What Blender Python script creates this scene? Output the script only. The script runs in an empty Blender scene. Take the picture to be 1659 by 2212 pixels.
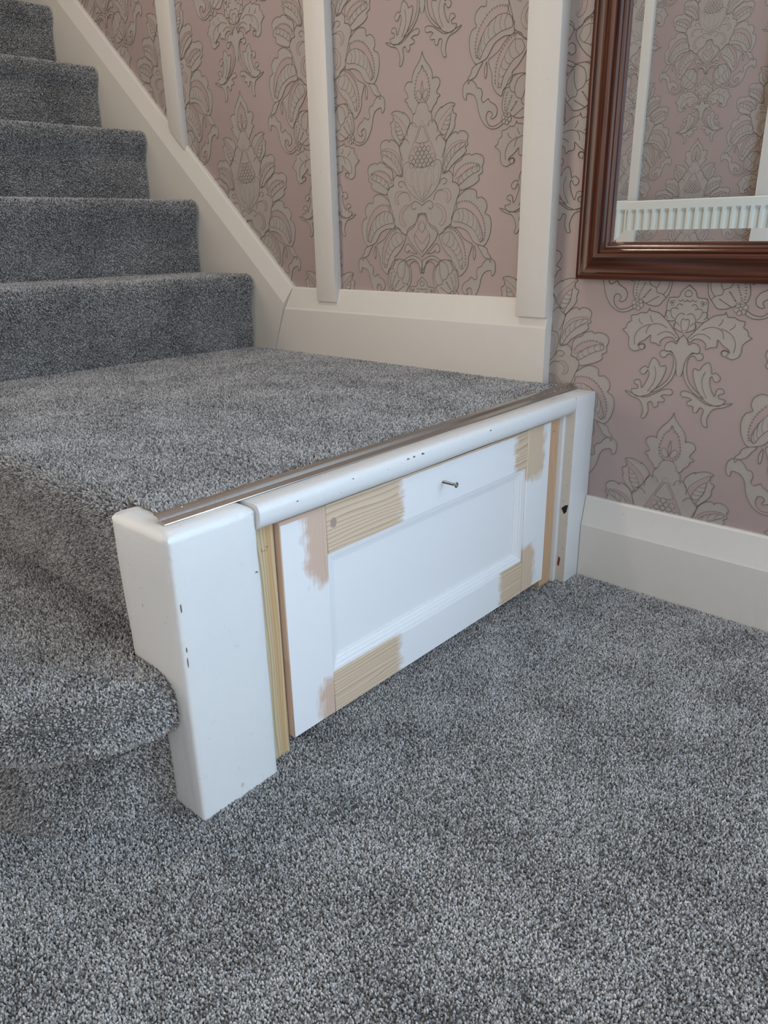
import bpy, bmesh, math, random
from mathutils import Vector, Matrix
from mathutils.geometry import tessellate_polygon

random.seed(7)
scene = bpy.context.scene
COL = scene.collection

# ------------------------------------------------------------------ camera
cam_d = bpy.data.cameras.new('camera')
cam = bpy.data.objects.new('camera', cam_d)
COL.objects.link(cam)
cam_d.sensor_fit = 'HORIZONTAL'
cam_d.sensor_width = 36.0
cam_d.lens = 1602.21 / 1659.0 * 36.0
cam_d.clip_start = 0.01
right = Vector((0.74291026, 0.66914126, -0.01828427))
down = Vector((0.2238934, -0.2741325, -0.93526633))
fwd = Vector((-0.63083761, 0.69072523, -0.35347216))
m = Matrix.Identity(4)
for i in range(3):
    m[i][0], m[i][1], m[i][2] = right[i], -down[i], -fwd[i]
m[0][3], m[1][3], m[2][3] = 0.6039, -1.2216, 0.62
cam.matrix_world = m
scene.camera = cam

# ------------------------------------------------------------------ light
world = bpy.data.worlds.new('world')
scene.world = world
world.use_nodes = True
world.node_tree.nodes['Background'].inputs[0].default_value = (0.75, 0.85, 1.0, 1)
world.node_tree.nodes['Background'].inputs[1].default_value = 0.3


def area_light(name, loc, target, sx, sy, power, color):
    d = bpy.data.lights.new(name, 'AREA')
    d.shape = 'RECTANGLE'
    d.size, d.size_y = sx, sy
    d.energy = power
    d.color = color
    o = bpy.data.objects.new(name, d)
    COL.objects.link(o)
    o.location = loc
    o.rotation_euler = (Vector(target) - Vector(loc)).to_track_quat('-Z', 'Y').to_euler()
    return o


# cool daylight through the glazed front door beside the mirror wall and the small side window
area_light('daylight_front_door', (1.42, -0.035, 1.20), (1.35, -1.0, 1.15), 0.76, 1.75, 38, (0.56, 0.77, 1.0))
area_light('daylight_side_window', (1.84, -0.56, 1.30), (0.0, -0.60, 1.05), 0.84, 1.65, 12, (0.56, 0.77, 1.0))
# warm light coming out of the open room door opposite the stairs
area_light('light_room_doorway', (-1.54, -1.985, 0.85), (-1.0, 0.0, 0.5), 0.78, 1.6, 17, (1.0, 0.86, 0.70))
# unseen fill light added right of the radiator, set in an invented doorway
area_light('fill_light_near', (1.15, -1.985, 0.95), (0.6, 0.0, 0.9), 0.76, 1.6, 13, (1.0, 0.96, 0.92))
# warm light from the far end of the passage beside the stairs
area_light('light_passage_end', (-3.1, -1.45, 1.25), (0.0, -1.45, 1.0), 0.9, 1.6, 7, (1.0, 0.84, 0.66))

scene.view_settings.view_transform = 'Standard'
scene.view_settings.look = 'None'
scene.view_settings.gamma = 1.0
scene.view_settings.use_curve_mapping = False
scene.view_settings.exposure = 0.0
scene.cycles.max_bounces = 6
scene.cycles.diffuse_bounces = 3
scene.cycles.glossy_bounces = 3
scene.cycles.transmission_bounces = 4
scene.cycles.adaptive_threshold = 0.03


# ------------------------------------------------------------------ helpers
def obj(name, me, mat, parent=None):
    o = bpy.data.objects.new(name, me)
    COL.objects.link(o)
    if mat is not None and not me.materials:
        for mm in (mat if isinstance(mat, (list, tuple)) else [mat]):
            me.materials.append(mm)
    if parent is not None:
        o.parent = parent
    return o


def empty(name, loc=(0, 0, 0)):
    o = bpy.data.objects.new(name, None)
    o.empty_display_size = 0.05
    COL.objects.link(o)
    o.location = loc
    return o


def tag(o, label=None, cat=None, group=None, kind=None):
    if label:
        o['label'] = label
    if cat:
        o['category'] = cat
    if group:
        o['group'] = group
    if kind:
        o['kind'] = kind
    return o


def mesh(name, verts, faces, smooth=False):
    me = bpy.data.meshes.new(name)
    me.from_pydata([tuple(v) for v in verts], [], faces)
    me.validate()
    if smooth:
        for p in me.polygons:
            p.use_smooth = True
    me.update()
    return me


def from_bm(name, bm, smooth=None):
    bmesh.ops.recalc_face_normals(bm, faces=bm.faces[:])
    me = bpy.data.meshes.new(name)
    bm.to_mesh(me)
    bm.free()
    if smooth is not None:
        for p in me.polygons:
            p.use_smooth = True
        me.set_sharp_from_angle(angle=math.radians(smooth))
    return me


def box_me(name, x0, x1, y0, y1, z0, z1, bev=0.0, seg=2):
    bm = bmesh.new()
    vs = [bm.verts.new((x, y, z)) for x in (x0, x1) for y in (y0, y1) for z in (z0, z1)]
    for f in ((0, 1, 3, 2), (4, 6, 7, 5), (0, 4, 5, 1), (2, 3, 7, 6), (0, 2, 6, 4), (1, 5, 7, 3)):
        bm.faces.new([vs[i] for i in f])
    bmesh.ops.recalc_face_normals(bm, faces=bm.faces[:])
    if bev > 0:
        bmesh.ops.bevel(bm, geom=bm.edges[:], offset=bev, segments=seg, affect='EDGES', profile=0.6)
        return from_bm(name, bm, 40)
    return from_bm(name, bm)


def prism_me(name, loop, axis, a, b, bev=0.0, smooth=None, seg=2):
    """closed 2-D loop extruded along an axis; loop coordinates are the other two axes in xyz order"""
    def P(p, t):
        if axis == 'x':
            return (t, p[0], p[1])
        if axis == 'y':
            return (p[0], t, p[1])
        return (p[0], p[1], t)
    bm = bmesh.new()
    A = [bm.verts.new(P(p, a)) for p in loop]
    B = [bm.verts.new(P(p, b)) for p in loop]
    n = len(loop)
    bm.faces.new(A)
    bm.faces.new(B[::-1])
    for i in range(n):
        bm.faces.new((A[i], B[i], B[(i + 1) % n], A[(i + 1) % n]))
    bmesh.ops.recalc_face_normals(bm, faces=bm.faces[:])
    if bev > 0:
        bmesh.ops.bevel(bm, geom=bm.edges[:], offset=bev, segments=seg, affect='EDGES', profile=0.6)
    return from_bm(name, bm, smooth if smooth is not None else (40 if bev > 0 else None))


def roughen(me, amp, scale, cuts_len=0.02):
    """hand-painted unevenness: gentle displacement along the normals"""
    from mathutils import noise
    bm = bmesh.new()
    bm.from_mesh(me)
    for _ in range(3):
        es = [e for e in bm.edges if e.calc_length() > cuts_len]
        if not es:
            break
        bmesh.ops.subdivide_edges(bm, edges=es, cuts=1, use_grid_fill=True)
    bm.normal_update()
    for v in bm.verts:
        n = noise.noise(v.co * scale)
        v.co += v.normal * n * amp
    bm.to_mesh(me)
    bm.free()
    return me


# ------------------------------------------------------------------ materials
class NT:
    def __init__(self, name):
        self.m = bpy.data.materials.new(name)
        self.m.use_nodes = True
        self.t = self.m.node_tree
        self.b = self.t.nodes['Principled BSDF']

    def n(self, typ, **kw):
        nd = self.t.nodes.new(typ)
        for k, v in kw.items():
            setattr(nd, k, v)
        return nd

    def link(self, a, b):
        self.t.links.new(a, b)

    def val(self, node_in, v):
        if hasattr(v, 'is_linked') or hasattr(v, 'links'):
            self.link(v, node_in)
        else:
            node_in.default_value = v

    def math(self, op, a, b=0.0, c=None):
        nd = self.n('ShaderNodeMath', operation=op)
        self.val(nd.inputs[0], a)
        self.val(nd.inputs[1], b)
        if c is not None:
            self.val(nd.inputs[2], c)
        return nd.outputs[0]

    def mix(self, fac, a, b, blend='MIX'):
        nd = self.n('ShaderNodeMix', data_type='RGBA', blend_type=blend)
        self.val(nd.inputs[0], fac)
        self.val(nd.inputs[6], a)
        self.val(nd.inputs[7], b)
        return nd.outputs[2]

    def noise(self, vec, scale, detail=3.0, rough=0.5, dist=0.0):
        nd = self.n('ShaderNodeTexNoise')
        self.val(nd.inputs['Vector'], vec)
        nd.inputs['Scale'].default_value = scale
        nd.inputs['Detail'].default_value = detail
        nd.inputs['Roughness'].default_value = rough
        nd.inputs['Distortion'].default_value = dist
        return nd.outputs['Fac']

    def pos(self):
        return self.n('ShaderNodeNewGeometry').outputs['Position']

    def ramp(self, fac, stops):
        nd = self.n('ShaderNodeValToRGB')
        self.val(nd.inputs[0], fac)
        el = nd.color_ramp.elements
        while len(el) < len(stops):
            el.new(0.5)
        for e, (p, c) in zip(el, stops):
            e.position = p
            e.color = c if len(c) == 4 else (*c, 1)
        return nd.outputs[0]

    def scalevec(self, vec, s):
        nd = self.n('ShaderNodeMapping')
        self.link(vec, nd.inputs['Vector'])
        nd.inputs['Scale'].default_value = s
        return nd.outputs[0]

    def bump(self, h, strength, dist=0.001):
        nd = self.n('ShaderNodeBump')
        nd.inputs['Strength'].default_value = strength
        nd.inputs['Distance'].default_value = dist
        self.link(h, nd.inputs['Height'])
        self.link(nd.outputs[0], self.b.inputs['Normal'])

    def set(self, **kw):
        for k, v in kw.items():
            self.val(self.b.inputs[k], v)
        return self.m


def c4(r, g, b):
    return (r, g, b, 1.0)


def paint_mat(name, col, rough=0.35, dirt=0.12, chips=0.0, bump=0.35, dirtcol=(0.45, 0.36, 0.26), scuff=0.0):
    s = NT(name)
    p = s.pos()
    n1 = s.noise(p, 9.0, 5)
    n2 = s.noise(p, 160.0, 3)
    n3 = s.noise(s.scalevec(p, (60, 60, 25)), 1.0, 4)
    c = s.mix(s.math('MULTIPLY', s.math('SUBTRACT', n1, 0.35), dirt * 2), c4(*col), c4(*[a * b for a, b in zip(col, (0.9, 0.86, 0.8))]))
    if chips > 0:
        v = s.math('GREATER_THAN', s.noise(p, 130.0, 2), 0.80 - chips)
        c = s.mix(s.math('MULTIPLY', v, 0.75), c, c4(*dirtcol))
    if scuff > 0:
        sc_ = s.noise(s.scalevec(p, (70, 26, 40)), 1.0, 6, 0.65, 1.5)
        k = s.math('MULTIPLY', s.math('SUBTRACT', sc_, 0.64), 9.0)
        k.node.use_clamp = True
        c = s.mix(s.math('MULTIPLY', k, scuff), c, c4(0.36, 0.33, 0.30))
    s.bump(s.math('ADD', s.math('MULTIPLY', n3, 1.0), s.math('MULTIPLY', n2, 0.25)), bump, 0.0012)
    return s.set(**{'Base Color': c, 'Roughness': s.math('ADD', rough, s.math('MULTIPLY', n2, 0.12))})


WHITE = paint_mat('white_gloss_paint', (0.685, 0.69, 0.685), 0.30, 0.10, 0.05, 0.7, scuff=0.45)
CREAM = paint_mat('cream_satin_paint', (0.66, 0.625, 0.575), 0.38, 0.16, 0.02, 0.5, scuff=0.15)
STRINGP = paint_mat('cream_string_paint', (0.64, 0.605, 0.55), 0.42, 0.16, 0.0)
PRIMER = paint_mat('white_primer', (0.76, 0.765, 0.775), 0.5, 0.06, 0.0, 0.12)
BEIGE = paint_mat('worn_beige_paint', (0.60, 0.54, 0.47), 0.45, 0.5, 0.14, 0.6)
RADW = paint_mat('radiator_enamel', (0.70, 0.70, 0.64), 0.35, 0.05, 0.0, 0.05)
CEIL = paint_mat('ceiling_paint', (0.75, 0.73, 0.70), 0.8, 0.1, 0.0, 0.1)


def wall_ground():
    s = NT('wallpaper_ground_mauve')
    p = s.pos()
    n = s.noise(p, 5.0, 3)
    fine = s.noise(s.scalevec(p, (1, 1, 0.25)), 900.0, 2)
    c = s.mix(n, c4(0.340, 0.260, 0.243), c4(0.378, 0.295, 0.278))
    s.bump(fine, 0.10, 0.0005)
    return s.set(**{'Base Color': c, 'Roughness': 0.46, 'Specular IOR Level': 0.5})


def wall_figure():
    s = NT('wallpaper_figure_taupe')
    p = s.pos()
    n = s.noise(p, 14.0, 4)
    sp = s.noise(p, 700.0, 2)
    c = s.mix(n, c4(0.352, 0.308, 0.278), c4(0.395, 0.348, 0.316))
    c = s.mix(s.math('MULTIPLY', s.math('GREATER_THAN', sp, 0.62), 0.25), c, c4(0.20, 0.175, 0.16))
    s.bump(sp, 0.12, 0.0005)
    return s.set(**{'Base Color': c, 'Roughness': 0.55, 'Specular IOR Level': 0.35})


def wall_line():
    s = NT('wallpaper_embossed_line')
    return s.set(**{'Base Color': c4(0.185, 0.148, 0.132), 'Roughness': 0.5})


WP_G, WP_F, WP_L = wall_ground(), wall_figure(), wall_line()


def carpet_pile_mat():
    s = NT('grey_twist_pile')
    a = s.n('ShaderNodeAttribute', attribute_type='INSTANCER', attribute_name='shade')
    col = s.ramp(a.outputs['Fac'], [(0.0, c4(0.105, 0.102, 0.100)), (0.30, c4(0.245, 0.239, 0.234)), (0.65, c4(0.385, 0.375, 0.368)), (1.0, c4(0.56, 0.547, 0.535))])
    return s.set(**{'Base Color': col, 'Roughness': 0.85, 'Specular IOR Level': 0.25})


def carpet_back_mat():
    s = NT('grey_carpet_base')
    n = s.noise(s.pos(), 420.0, 2)
    c = s.ramp(n, [(0.35, c4(0.16, 0.157, 0.155)), (0.65, c4(0.40, 0.392, 0.388))])
    return s.set(**{'Base Color': c, 'Roughness': 0.95, 'Specular IOR Level': 0.1})


PILE, CARPET = carpet_pile_mat(), carpet_back_mat()


def pine(name, light, dark, grain_axis, bare=None, freq=95.0, seed=0.0, contrast=0.7, streak=None, primer=(0.76, 0.765, 0.775), crisp=()):
    """pine boards; bare = list of (y0,y1,z0,z1) rectangles left unprimed (None = all bare)"""
    s = NT(name)
    p = s.pos()
    sep = s.n('ShaderNodeSeparateXYZ')
    s.link(p, sep.inputs[0])
    Y, Z = sep.outputs[1], sep.outputs[2]
    across, along = (Y, Z) if grain_axis == 'z' else (Z, Y)
    comb = s.n('ShaderNodeCombineXYZ')
    s.link(across, comb.inputs[0])
    s.link(s.math('MULTIPLY', along, 0.10), comb.inputs[1])
    comb.inputs[2].default_value = seed
    warp = s.noise(comb.outputs[0], 22.0, 2)
    ph = s.math('ADD', s.math('MULTIPLY', across, freq), s.math('MULTIPLY', warp, 9.0))
    saw = s.math('FRACT', ph)
    ring = s.math('POWER', saw, 3.0)
    fib = s.noise(s.scalevec(comb.outputs[0], (1, 0.3, 1)), 900.0, 2)
    f = s.math('MULTIPLY', s.math('ADD', ring, s.math('MULTIPLY', fib, 0.25)), contrast)
    col = s.mix(f, c4(*light), c4(*dark))
    if streak:
        d = s.math('ABSOLUTE', s.math('SUBTRACT', s.math('ADD', across, s.math('MULTIPLY', s.math('SUBTRACT', warp, 0.5), 0.012)), streak[0]))
        k = s.math('SUBTRACT', 1.0, s.math('DIVIDE', d, streak[1]))
        k.node.use_clamp = True
        col = s.mix(s.math('MULTIPLY', k, 0.75), col, c4(0.47, 0.27, 0.11))
    if bare is not None:
        n1 = s.noise(p, 60.0, 3)
        n2 = s.noise(comb.outputs[0], 300.0, 2)
        jit = s.math('ADD', s.math('MULTIPLY', s.math('SUBTRACT', n1, 0.5), 0.026), s.math('MULTIPLY', s.math('SUBTRACT', n2, 0.5), 0.016))
        mask = None
        for (y0, y1, z0, z1) in bare:
            a = s.math('SUBTRACT', Y, y0)
            b = s.math('SUBTRACT', y1, Y)
            c = s.math('SUBTRACT', Z, z0)
            d = s.math('SUBTRACT', z1, Z)
            e = s.math('SMOOTH_MIN', s.math('SMOOTH_MIN', a, b, 0.03), s.math('SMOOTH_MIN', c, d, 0.03), 0.03)
            mask = e if mask is None else s.math('MAXIMUM', mask, e)
        mk = s.math('MULTIPLY', s.math('ADD', mask, s.math('ADD', jit, 0.004)), 75.0)
        mk.node.use_clamp = True
        for z0 in crisp:
            mk = s.math('MAXIMUM', mk, s.math('GREATER_THAN', s.math('ADD', Z, s.math('MULTIPLY', n1, 0.002)), z0))
        thin = s.math('MULTIPLY', s.math('MULTIPLY', s.noise(p, 25.0, 3), ring), 0.10)
        col = s.mix(mk, s.mix(thin, c4(*primer), c4(0.70, 0.62, 0.56)), col)
    s.bump(s.math('ADD', s.math('MULTIPLY', ring, 0.4), s.math('MULTIPLY', fib, 0.5)), 0.15, 0.0006)
    return s.set(**{'Base Color': col, 'Roughness': 0.6, 'Specular IOR Level': 0.35})


PALE = ((0.66, 0.53, 0.40), (0.44, 0.30, 0.185))
PINKW = ((0.61, 0.45, 0.355), (0.49, 0.33, 0.24))


def stained_wood(name, axis):
    s = NT(name)
    p = s.pos()
    sc = (200, 200, 5) if axis == 'z' else (5, 200, 200)
    g = s.noise(s.scalevec(p, sc), 1.0, 4, 0.6, 0.4)
    c = s.ramp(g, [(0.30, c4(0.024, 0.0065, 0.0035)), (0.55, c4(0.085, 0.0245, 0.0110)), (0.80, c4(0.170, 0.056, 0.021))])
    v = s.n('ShaderNodeTexVoronoi', feature='F1')
    s.link(s.scalevec(p, (7, 7, 3.5) if axis == 'z' else (3.5, 7, 9)), v.inputs['Vector'])
    v.inputs['Scale'].default_value = 1.0
    k = s.math('SUBTRACT', 1.0, s.math('MULTIPLY', v.outputs['Distance'], 9.0))
    k.node.use_clamp = True
    c = s.mix(s.math('MULTIPLY', k, 0.95), c, c4(0.008, 0.004, 0.003))
    s.bump(g, 0.12, 0.0006)
    return s.set(**{'Base Color': c, 'Roughness': 0.27, 'Specular IOR Level': 0.42})


FRAME_V, FRAME_H = stained_wood('stained_pine_upright', 'z'), stained_wood('stained_pine_crosswise', 'x')


def simple(name, col, rough, metal=0.0, bump=0.0):
    s = NT(name)
    n = s.noise(s.pos(), 300.0, 3)
    if bump:
        s.bump(n, bump, 0.0005)
    c = s.mix(n, c4(*[a * 0.9 for a in col]), c4(*[min(1, a * 1.08) for a in col]))
    return s.set(**{'Base Color': c, 'Roughness': rough, 'Metallic': metal})


ALU = simple('brushed_aluminium', (0.55, 0.53, 0.51), 0.28, 1.0, 0.08)
STEEL = simple('screw_steel', (0.32, 0.30, 0.26), 0.35, 1.0)
SILVER = NT('mirror_silver').set(**{'Base Color': c4(0.97, 0.975, 0.95), 'Metallic': 1.0, 'Roughness': 0.0})
DARK = simple('dark_hole', (0.01, 0.01, 0.01), 0.9)
REDP = simple('old_red_paint', (0.18, 0.03, 0.025), 0.6)
GLASS = NT('window_glass').set(**{'Base Color': c4(0.9, 0.95, 1.0), 'Roughness': 0.05, 'Transmission Weight': 1.0, 'IOR': 1.45})
BACKB = simple('plain_board', (0.35, 0.25, 0.16), 0.8)
MOTIF = [
 ('F','o',[(-1,0),(20,-72),(77,-163),(168,-259),(227,-350),(244,-427),(240,-474),(288,-457),(369,-469),(418,-522),(414,-587),(362,-657),(344,-713),(397,-741),(425,-768),(363,-800),(340,-865),(265,-934),(222,-1007),(175,-994)],[(3,-988)]),
 ('B','o',[(0,-236),(40,-310),(103,-365),(145,-464),(168,-561),(179,-658),(155,-751),(88,-822),(-5,-832)]),
 ('T','o',[(-20,-481),(15,-545),(25,-642),(-9,-754),(-36,-781)]),
 ('T','c',[(20,-777),(32,-701),(75,-638),(118,-633),(138,-673),(115,-738),(51,-789)]),
 ('f','0',[(0,-236),(40,-310),(103,-365),(145,-464),(168,-561),(179,-658),(155,-751),(88,-822)]),
 ('T','o',[(-4,-826),(84,-848),(139,-913),(157,-982),(223,-1042),(233,-1124),(247,-1203)],[(5,-1223)]),
 ('P','c',[(20,-1126),(233,-1124),(365,-1271),(482,-1455),(576,-1578),(509,-1887),(503,-2085),(350,-2358),(-6,-2631)]),
 ('L','o',[(141,-1253),(169,-1177),(245,-1149),(329,-1191),(365,-1271),(367,-1368)]),
 ('L','o',[(331,-1502),(384,-1428),(472,-1419),(544,-1469),(570,-1578),(528,-1692),(479,-1807)]),
 ('F','c',[(365,-1271),(307,-1169),(320,-1084),(390,-1003),(467,-953),(470,-976),(526,-939),(657,-910),(771,-939),(723,-995),(741,-1082),(802,-1112),(770,-1208),(775,-1285),(722,-1376),(633,-1466),(561,-1528),(482,-1455)]),
 ('B','c',[(719,-957),(591,-1040),(483,-1126),(406,-1216),(388,-1312),(446,-1374),(519,-1419),(606,-1367),(660,-1276),(673,-1124),(720,-1014)]),
 ('R','5',[(677,-1095),(671,-1200),(639,-1293),(594,-1386),(533,-1497)],[(645,-1102),(562,-1172),(504,-1263),(465,-1356),(482,-1455)]),
 ('F','c',[(576,-1578),(620,-1494),(709,-1423),(806,-1398),(838,-1439),(874,-1403),(961,-1395),(1048,-1436),(1079,-1499),(1054,-1573),(1078,-1628),(1016,-1676),(1046,-1730),(961,-1807),(834,-1877),(712,-1958),(618,-2061),(506,-2065),(509,-1887)]),
 ('B','c',[(1016,-1561),(878,-1551),(732,-1589),(628,-1659),(564,-1773),(566,-1871),(758,-1746),(924,-1670),(1016,-1628)]),
 ('R','7',[(1026,-1600),(936,-1584),(774,-1631),(651,-1719),(571,-1832),(510,-1966),(508,-2045)],[(1023,-1625),(922,-1683),(804,-1749),(697,-1840),(620,-1933),(578,-2010),(539,-2057)]),
 ('F','c',[(756,-2098),(760,-2000),(811,-1924),(934,-1873),(972,-1821),(1100,-1783),(1169,-1818),(1221,-1795),(1349,-1812),(1423,-1868),(1437,-1945),(1402,-2035),(1417,-2109),(1329,-2166),(1348,-2229),(1257,-2298),(1112,-2351),(936,-2392),(892,-2321),(814,-2249),(748,-2226)]),
 ('B','c',[(1327,-1983),(1165,-1941),(1008,-1965),(875,-2035),(799,-2130),(805,-2199),(890,-2154),(1023,-2092),(1184,-2033),(1339,-2013)]),
 ('f','0',[(1327,-1983),(1165,-1941),(1008,-1965),(875,-2035),(799,-2130)]),
 ('R','6',[(1361,-2023),(1296,-1991),(1155,-2022),(1007,-2091),(885,-2193),(858,-2270)],[(1348,-2061),(1329,-2089),(1219,-2122),(1088,-2183),(987,-2247),(901,-2302)]),
 ('F','o',[(503,-2085),(621,-2041),(710,-2086),(751,-2177),(737,-2235),(844,-2264),(902,-2341),(898,-2440),(843,-2548),(847,-2658),(799,-2777),(725,-2856),(727,-2937),(680,-2997),(576,-3046),(532,-3128),(436,-3162),(386,-3126),(319,-3063),(219,-3019),(159,-2935),(119,-2841),(90,-2768),(-6,-2786)],[(-6,-2631),(317,-2357)]),
 ('B','o',[(14,-1125),(63,-1227),(126,-1350),(189,-1472),(265,-1615),(328,-1738),(332,-1817),(275,-1873),(1,-1938)]),
 ('T','o',[(5,-1223),(54,-1285),(78,-1346),(130,-1429),(154,-1489),(84,-1514),(37,-1521)]),
 ('S','0',[(11,-1598)]),
 ('T','o',[(-2,-1958),(84,-1942),(170,-1917),(242,-1872),(363,-1829),(453,-1874),(473,-2004),(434,-2181),(343,-2338),(186,-2463),(8,-2559)]),
 ('B','c',[(328,-1886),(396,-1930),(412,-2040),(376,-2178),(296,-2275),(288,-2154),(286,-2014)]),
 ('B','c',[(179,-1968),(231,-2011),(233,-2151),(193,-2311),(131,-2390),(113,-2226),(127,-2045)]),
 ('B','o',[(8,-1999),(65,-2062),(73,-2224),(26,-2447)]),
 ('L','o',[(13,-2528),(144,-2410),(251,-2253)]),
 ('L','o',[(8,-2518),(88,-2347)]),
 ('L','o',[(429,-2261),(466,-2183),(540,-2162),(605,-2199),(574,-2257),(509,-2264)]),
 ('L','o',[(290,-2538),(322,-2438),(397,-2370),(494,-2368)]),
 ('B','c',[(480,-2353),(625,-2350),(700,-2432),(696,-2532),(623,-2594),(596,-2559),(635,-2510),(614,-2429),(540,-2386)]),
 ('B','c',[(314,-2600),(457,-2625),(559,-2709),(596,-2832),(557,-2954),(469,-3003),(427,-2951),(482,-2911),(512,-2810),(462,-2707)]),
 ('L','o',[(-6,-2631),(87,-2572),(174,-2544),(258,-2578),(274,-2650),(201,-2695),(157,-2656)]),
 ('F','c',[(833,-2577),(926,-2471),(1061,-2388),(1186,-2379),(1287,-2426),(1304,-2539),(1411,-2529),(1513,-2611),(1529,-2728),(1493,-2806),(1592,-2857),(1636,-2967),(1631,-3114),(1581,-3263),(1493,-3368),(1381,-3355),(1264,-3310),(1188,-3218),(1093,-3106),(914,-3036),(717,-3004)]),
 ('B','c',[(876,-2609),(1052,-2581),(1230,-2640),(1380,-2783),(1468,-2933),(1508,-3113),(1483,-3272),(1443,-3271),(1464,-3172),(1411,-3031),(1334,-2910),(1211,-2788),(1035,-2708),(878,-2709)]),
 ('f','0',[(876,-2609),(1052,-2581),(1230,-2640),(1380,-2783),(1468,-2933),(1508,-3113),(1483,-3272)]),
 ('R','9',[(774,-2776),(893,-2715),(1034,-2713),(1196,-2788),(1334,-2910),(1400,-3051),(1460,-3211),(1441,-3291)],[(753,-2927),(863,-2944),(971,-2956),(1121,-3010),(1251,-3088),(1344,-3210),(1381,-3281),(1408,-3311)]),
 ('F','c',[(553,-3097),(676,-3028),(801,-3050),(917,-3134),(1014,-3237),(1146,-3309),(1224,-3354),(1180,-3482),(1141,-3594),(1135,-3718),(1063,-3842),(940,-3931),(904,-3844),(817,-3772),(728,-3710),(734,-3595),(640,-3522),(541,-3418),(452,-3282),(445,-3168)]),
 ('B','c',[(689,-3048),(824,-3112),(951,-3236),(1028,-3369),(1070,-3533),(1069,-3718),(1005,-3801),(1008,-3698),(991,-3533),(931,-3389),(839,-3245),(711,-3120)]),
 ('f','0',[(689,-3048),(824,-3112),(951,-3236),(1028,-3369),(1070,-3533),(1069,-3718)]),
 ('R','7',[(563,-3139),(711,-3120),(839,-3245),(931,-3389),(991,-3533),(1008,-3698),(982,-3802)],[(497,-3262),(567,-3345),(690,-3398),(776,-3471),(846,-3554),(912,-3657),(944,-3781)]),
 ('F','c',[(1349,-3367),(1453,-3372),(1562,-3429),(1589,-3509),(1651,-3573),(1644,-3666),(1602,-3610),(1491,-3563),(1421,-3462)]),
 ('F','c',[(1262,-3371),(1308,-3503),(1281,-3625),(1254,-3543)]),
 ('F','o',[(-1,-2756),(98,-2823),(176,-2954),(354,-3042),(392,-3150),(317,-3279),(173,-3420),(3,-3575)]),
 ('B','o',[(9,-2800),(69,-2823),(107,-2931),(89,-3038),(180,-3126),(198,-3234),(127,-3343),(1,-3520)]),
 ('T','o',[(11,-2907),(83,-3016),(7,-3124)]),
 ('T','o',[(12,-3332),(109,-3234),(175,-3158),(190,-3256),(113,-3387),(0,-3475)]),
 ('F','c',[(131,-3519),(219,-3453),(305,-3366),(378,-3333),(438,-3388),(441,-3474),(368,-3496),(337,-3453),(280,-3497)]),
 ('F','c',[(5,-3676),(103,-3597),(252,-3558),(386,-3595),(476,-3660),(418,-3672),(313,-3629),(209,-3629),(105,-3686),(35,-3900)]),
 ('L','o',[(10,-3890),(62,-3765),(165,-3674),(285,-3695),(333,-3783)]),
 ('F','c',[(1763,-3747),(1743,-3660),(1663,-3601),(1572,-3610),(1489,-3676),(1447,-3742),(1371,-3764),(1339,-3841),(1358,-3928),(1318,-3988),(1257,-3963),(1202,-3938),(1170,-3989),(1059,-4051),(1011,-4135),(1031,-4221),(1096,-4261),(1145,-4248),(1107,-4189),(1161,-4140),(1223,-4152),(1244,-4240),(1202,-4333),(1119,-4384),(997,-4366),(901,-4311),(893,-4365),(1004,-4419),(1138,-4418),(1264,-4346),(1355,-4231),(1413,-4101),(1452,-3946),(1515,-3851),(1617,-3811),(1674,-3818),(1687,-3907),(1748,-3856)]),
 ('F','c',[(471,-3641),(654,-3631),(774,-3670),(849,-3800),(898,-3952),(916,-4090),(871,-4199),(758,-4226),(635,-4288),(478,-4301),(398,-4221),(314,-4107),(281,-3940),(307,-3802),(421,-3697)]),
 ('L','o',[(853,-3826),(777,-3807),(742,-3871),(661,-3913),(625,-3976),(530,-4020),(510,-4090),(414,-4116),(350,-4173)]),
 ('L','o',[(471,-3641),(606,-3704),(663,-3818),(661,-3913)]),
 ('L','o',[(450,-3703),(454,-3855),(498,-3988),(530,-4020)]),
 ('L','o',[(435,-3696),(338,-3833),(330,-4003),(400,-4117)]),
 ('L','o',[(641,-3636),(748,-3690),(777,-3807)]),
 ('d','0',[(817,-3890),(842,-3974),(854,-4060),(850,-4148)]),
 ('d','0',[(723,-3950),(752,-4017),(784,-4084),(808,-4160)]),
 ('d','0',[(620,-4046),(671,-4111),(722,-4176)]),
 ('d','0',[(490,-4161),(582,-4214),(660,-4260)]),
 ('O','6',[(815,-4283)]),
 ('F','o',[(-7,-3962),(108,-4056),(152,-4152),(294,-4166),(324,-4292),(320,-4401),(343,-4479),(259,-4524),(157,-4520),(164,-4631),(18,-4692)]),
 ('L','o',[(0,-4499),(38,-4477),(66,-4526),(52,-4638),(14,-4662)]),
 ('L','o',[(87,-4595),(130,-4542),(176,-4579),(157,-4652)]),
 ('L','o',[(19,-4418),(77,-4394),(134,-4431),(166,-4510)]),
 ('L','o',[(129,-4332),(208,-4318),(254,-4355),(227,-4446),(173,-4489)]),
 ('L','o',[(247,-4375),(305,-4362),(333,-4420),(283,-4483)]),
 ('L','o',[(70,-4275),(127,-4252),(176,-4309)]),
 ('L','o',[(-14,-4189),(41,-4216),(77,-4185),(111,-4213),(148,-4192)]),
 ('O','3',[(245,-4237)]),
 ('L','o',[(0,-4040),(49,-4068),(48,-4127),(3,-4139)]),
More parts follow.
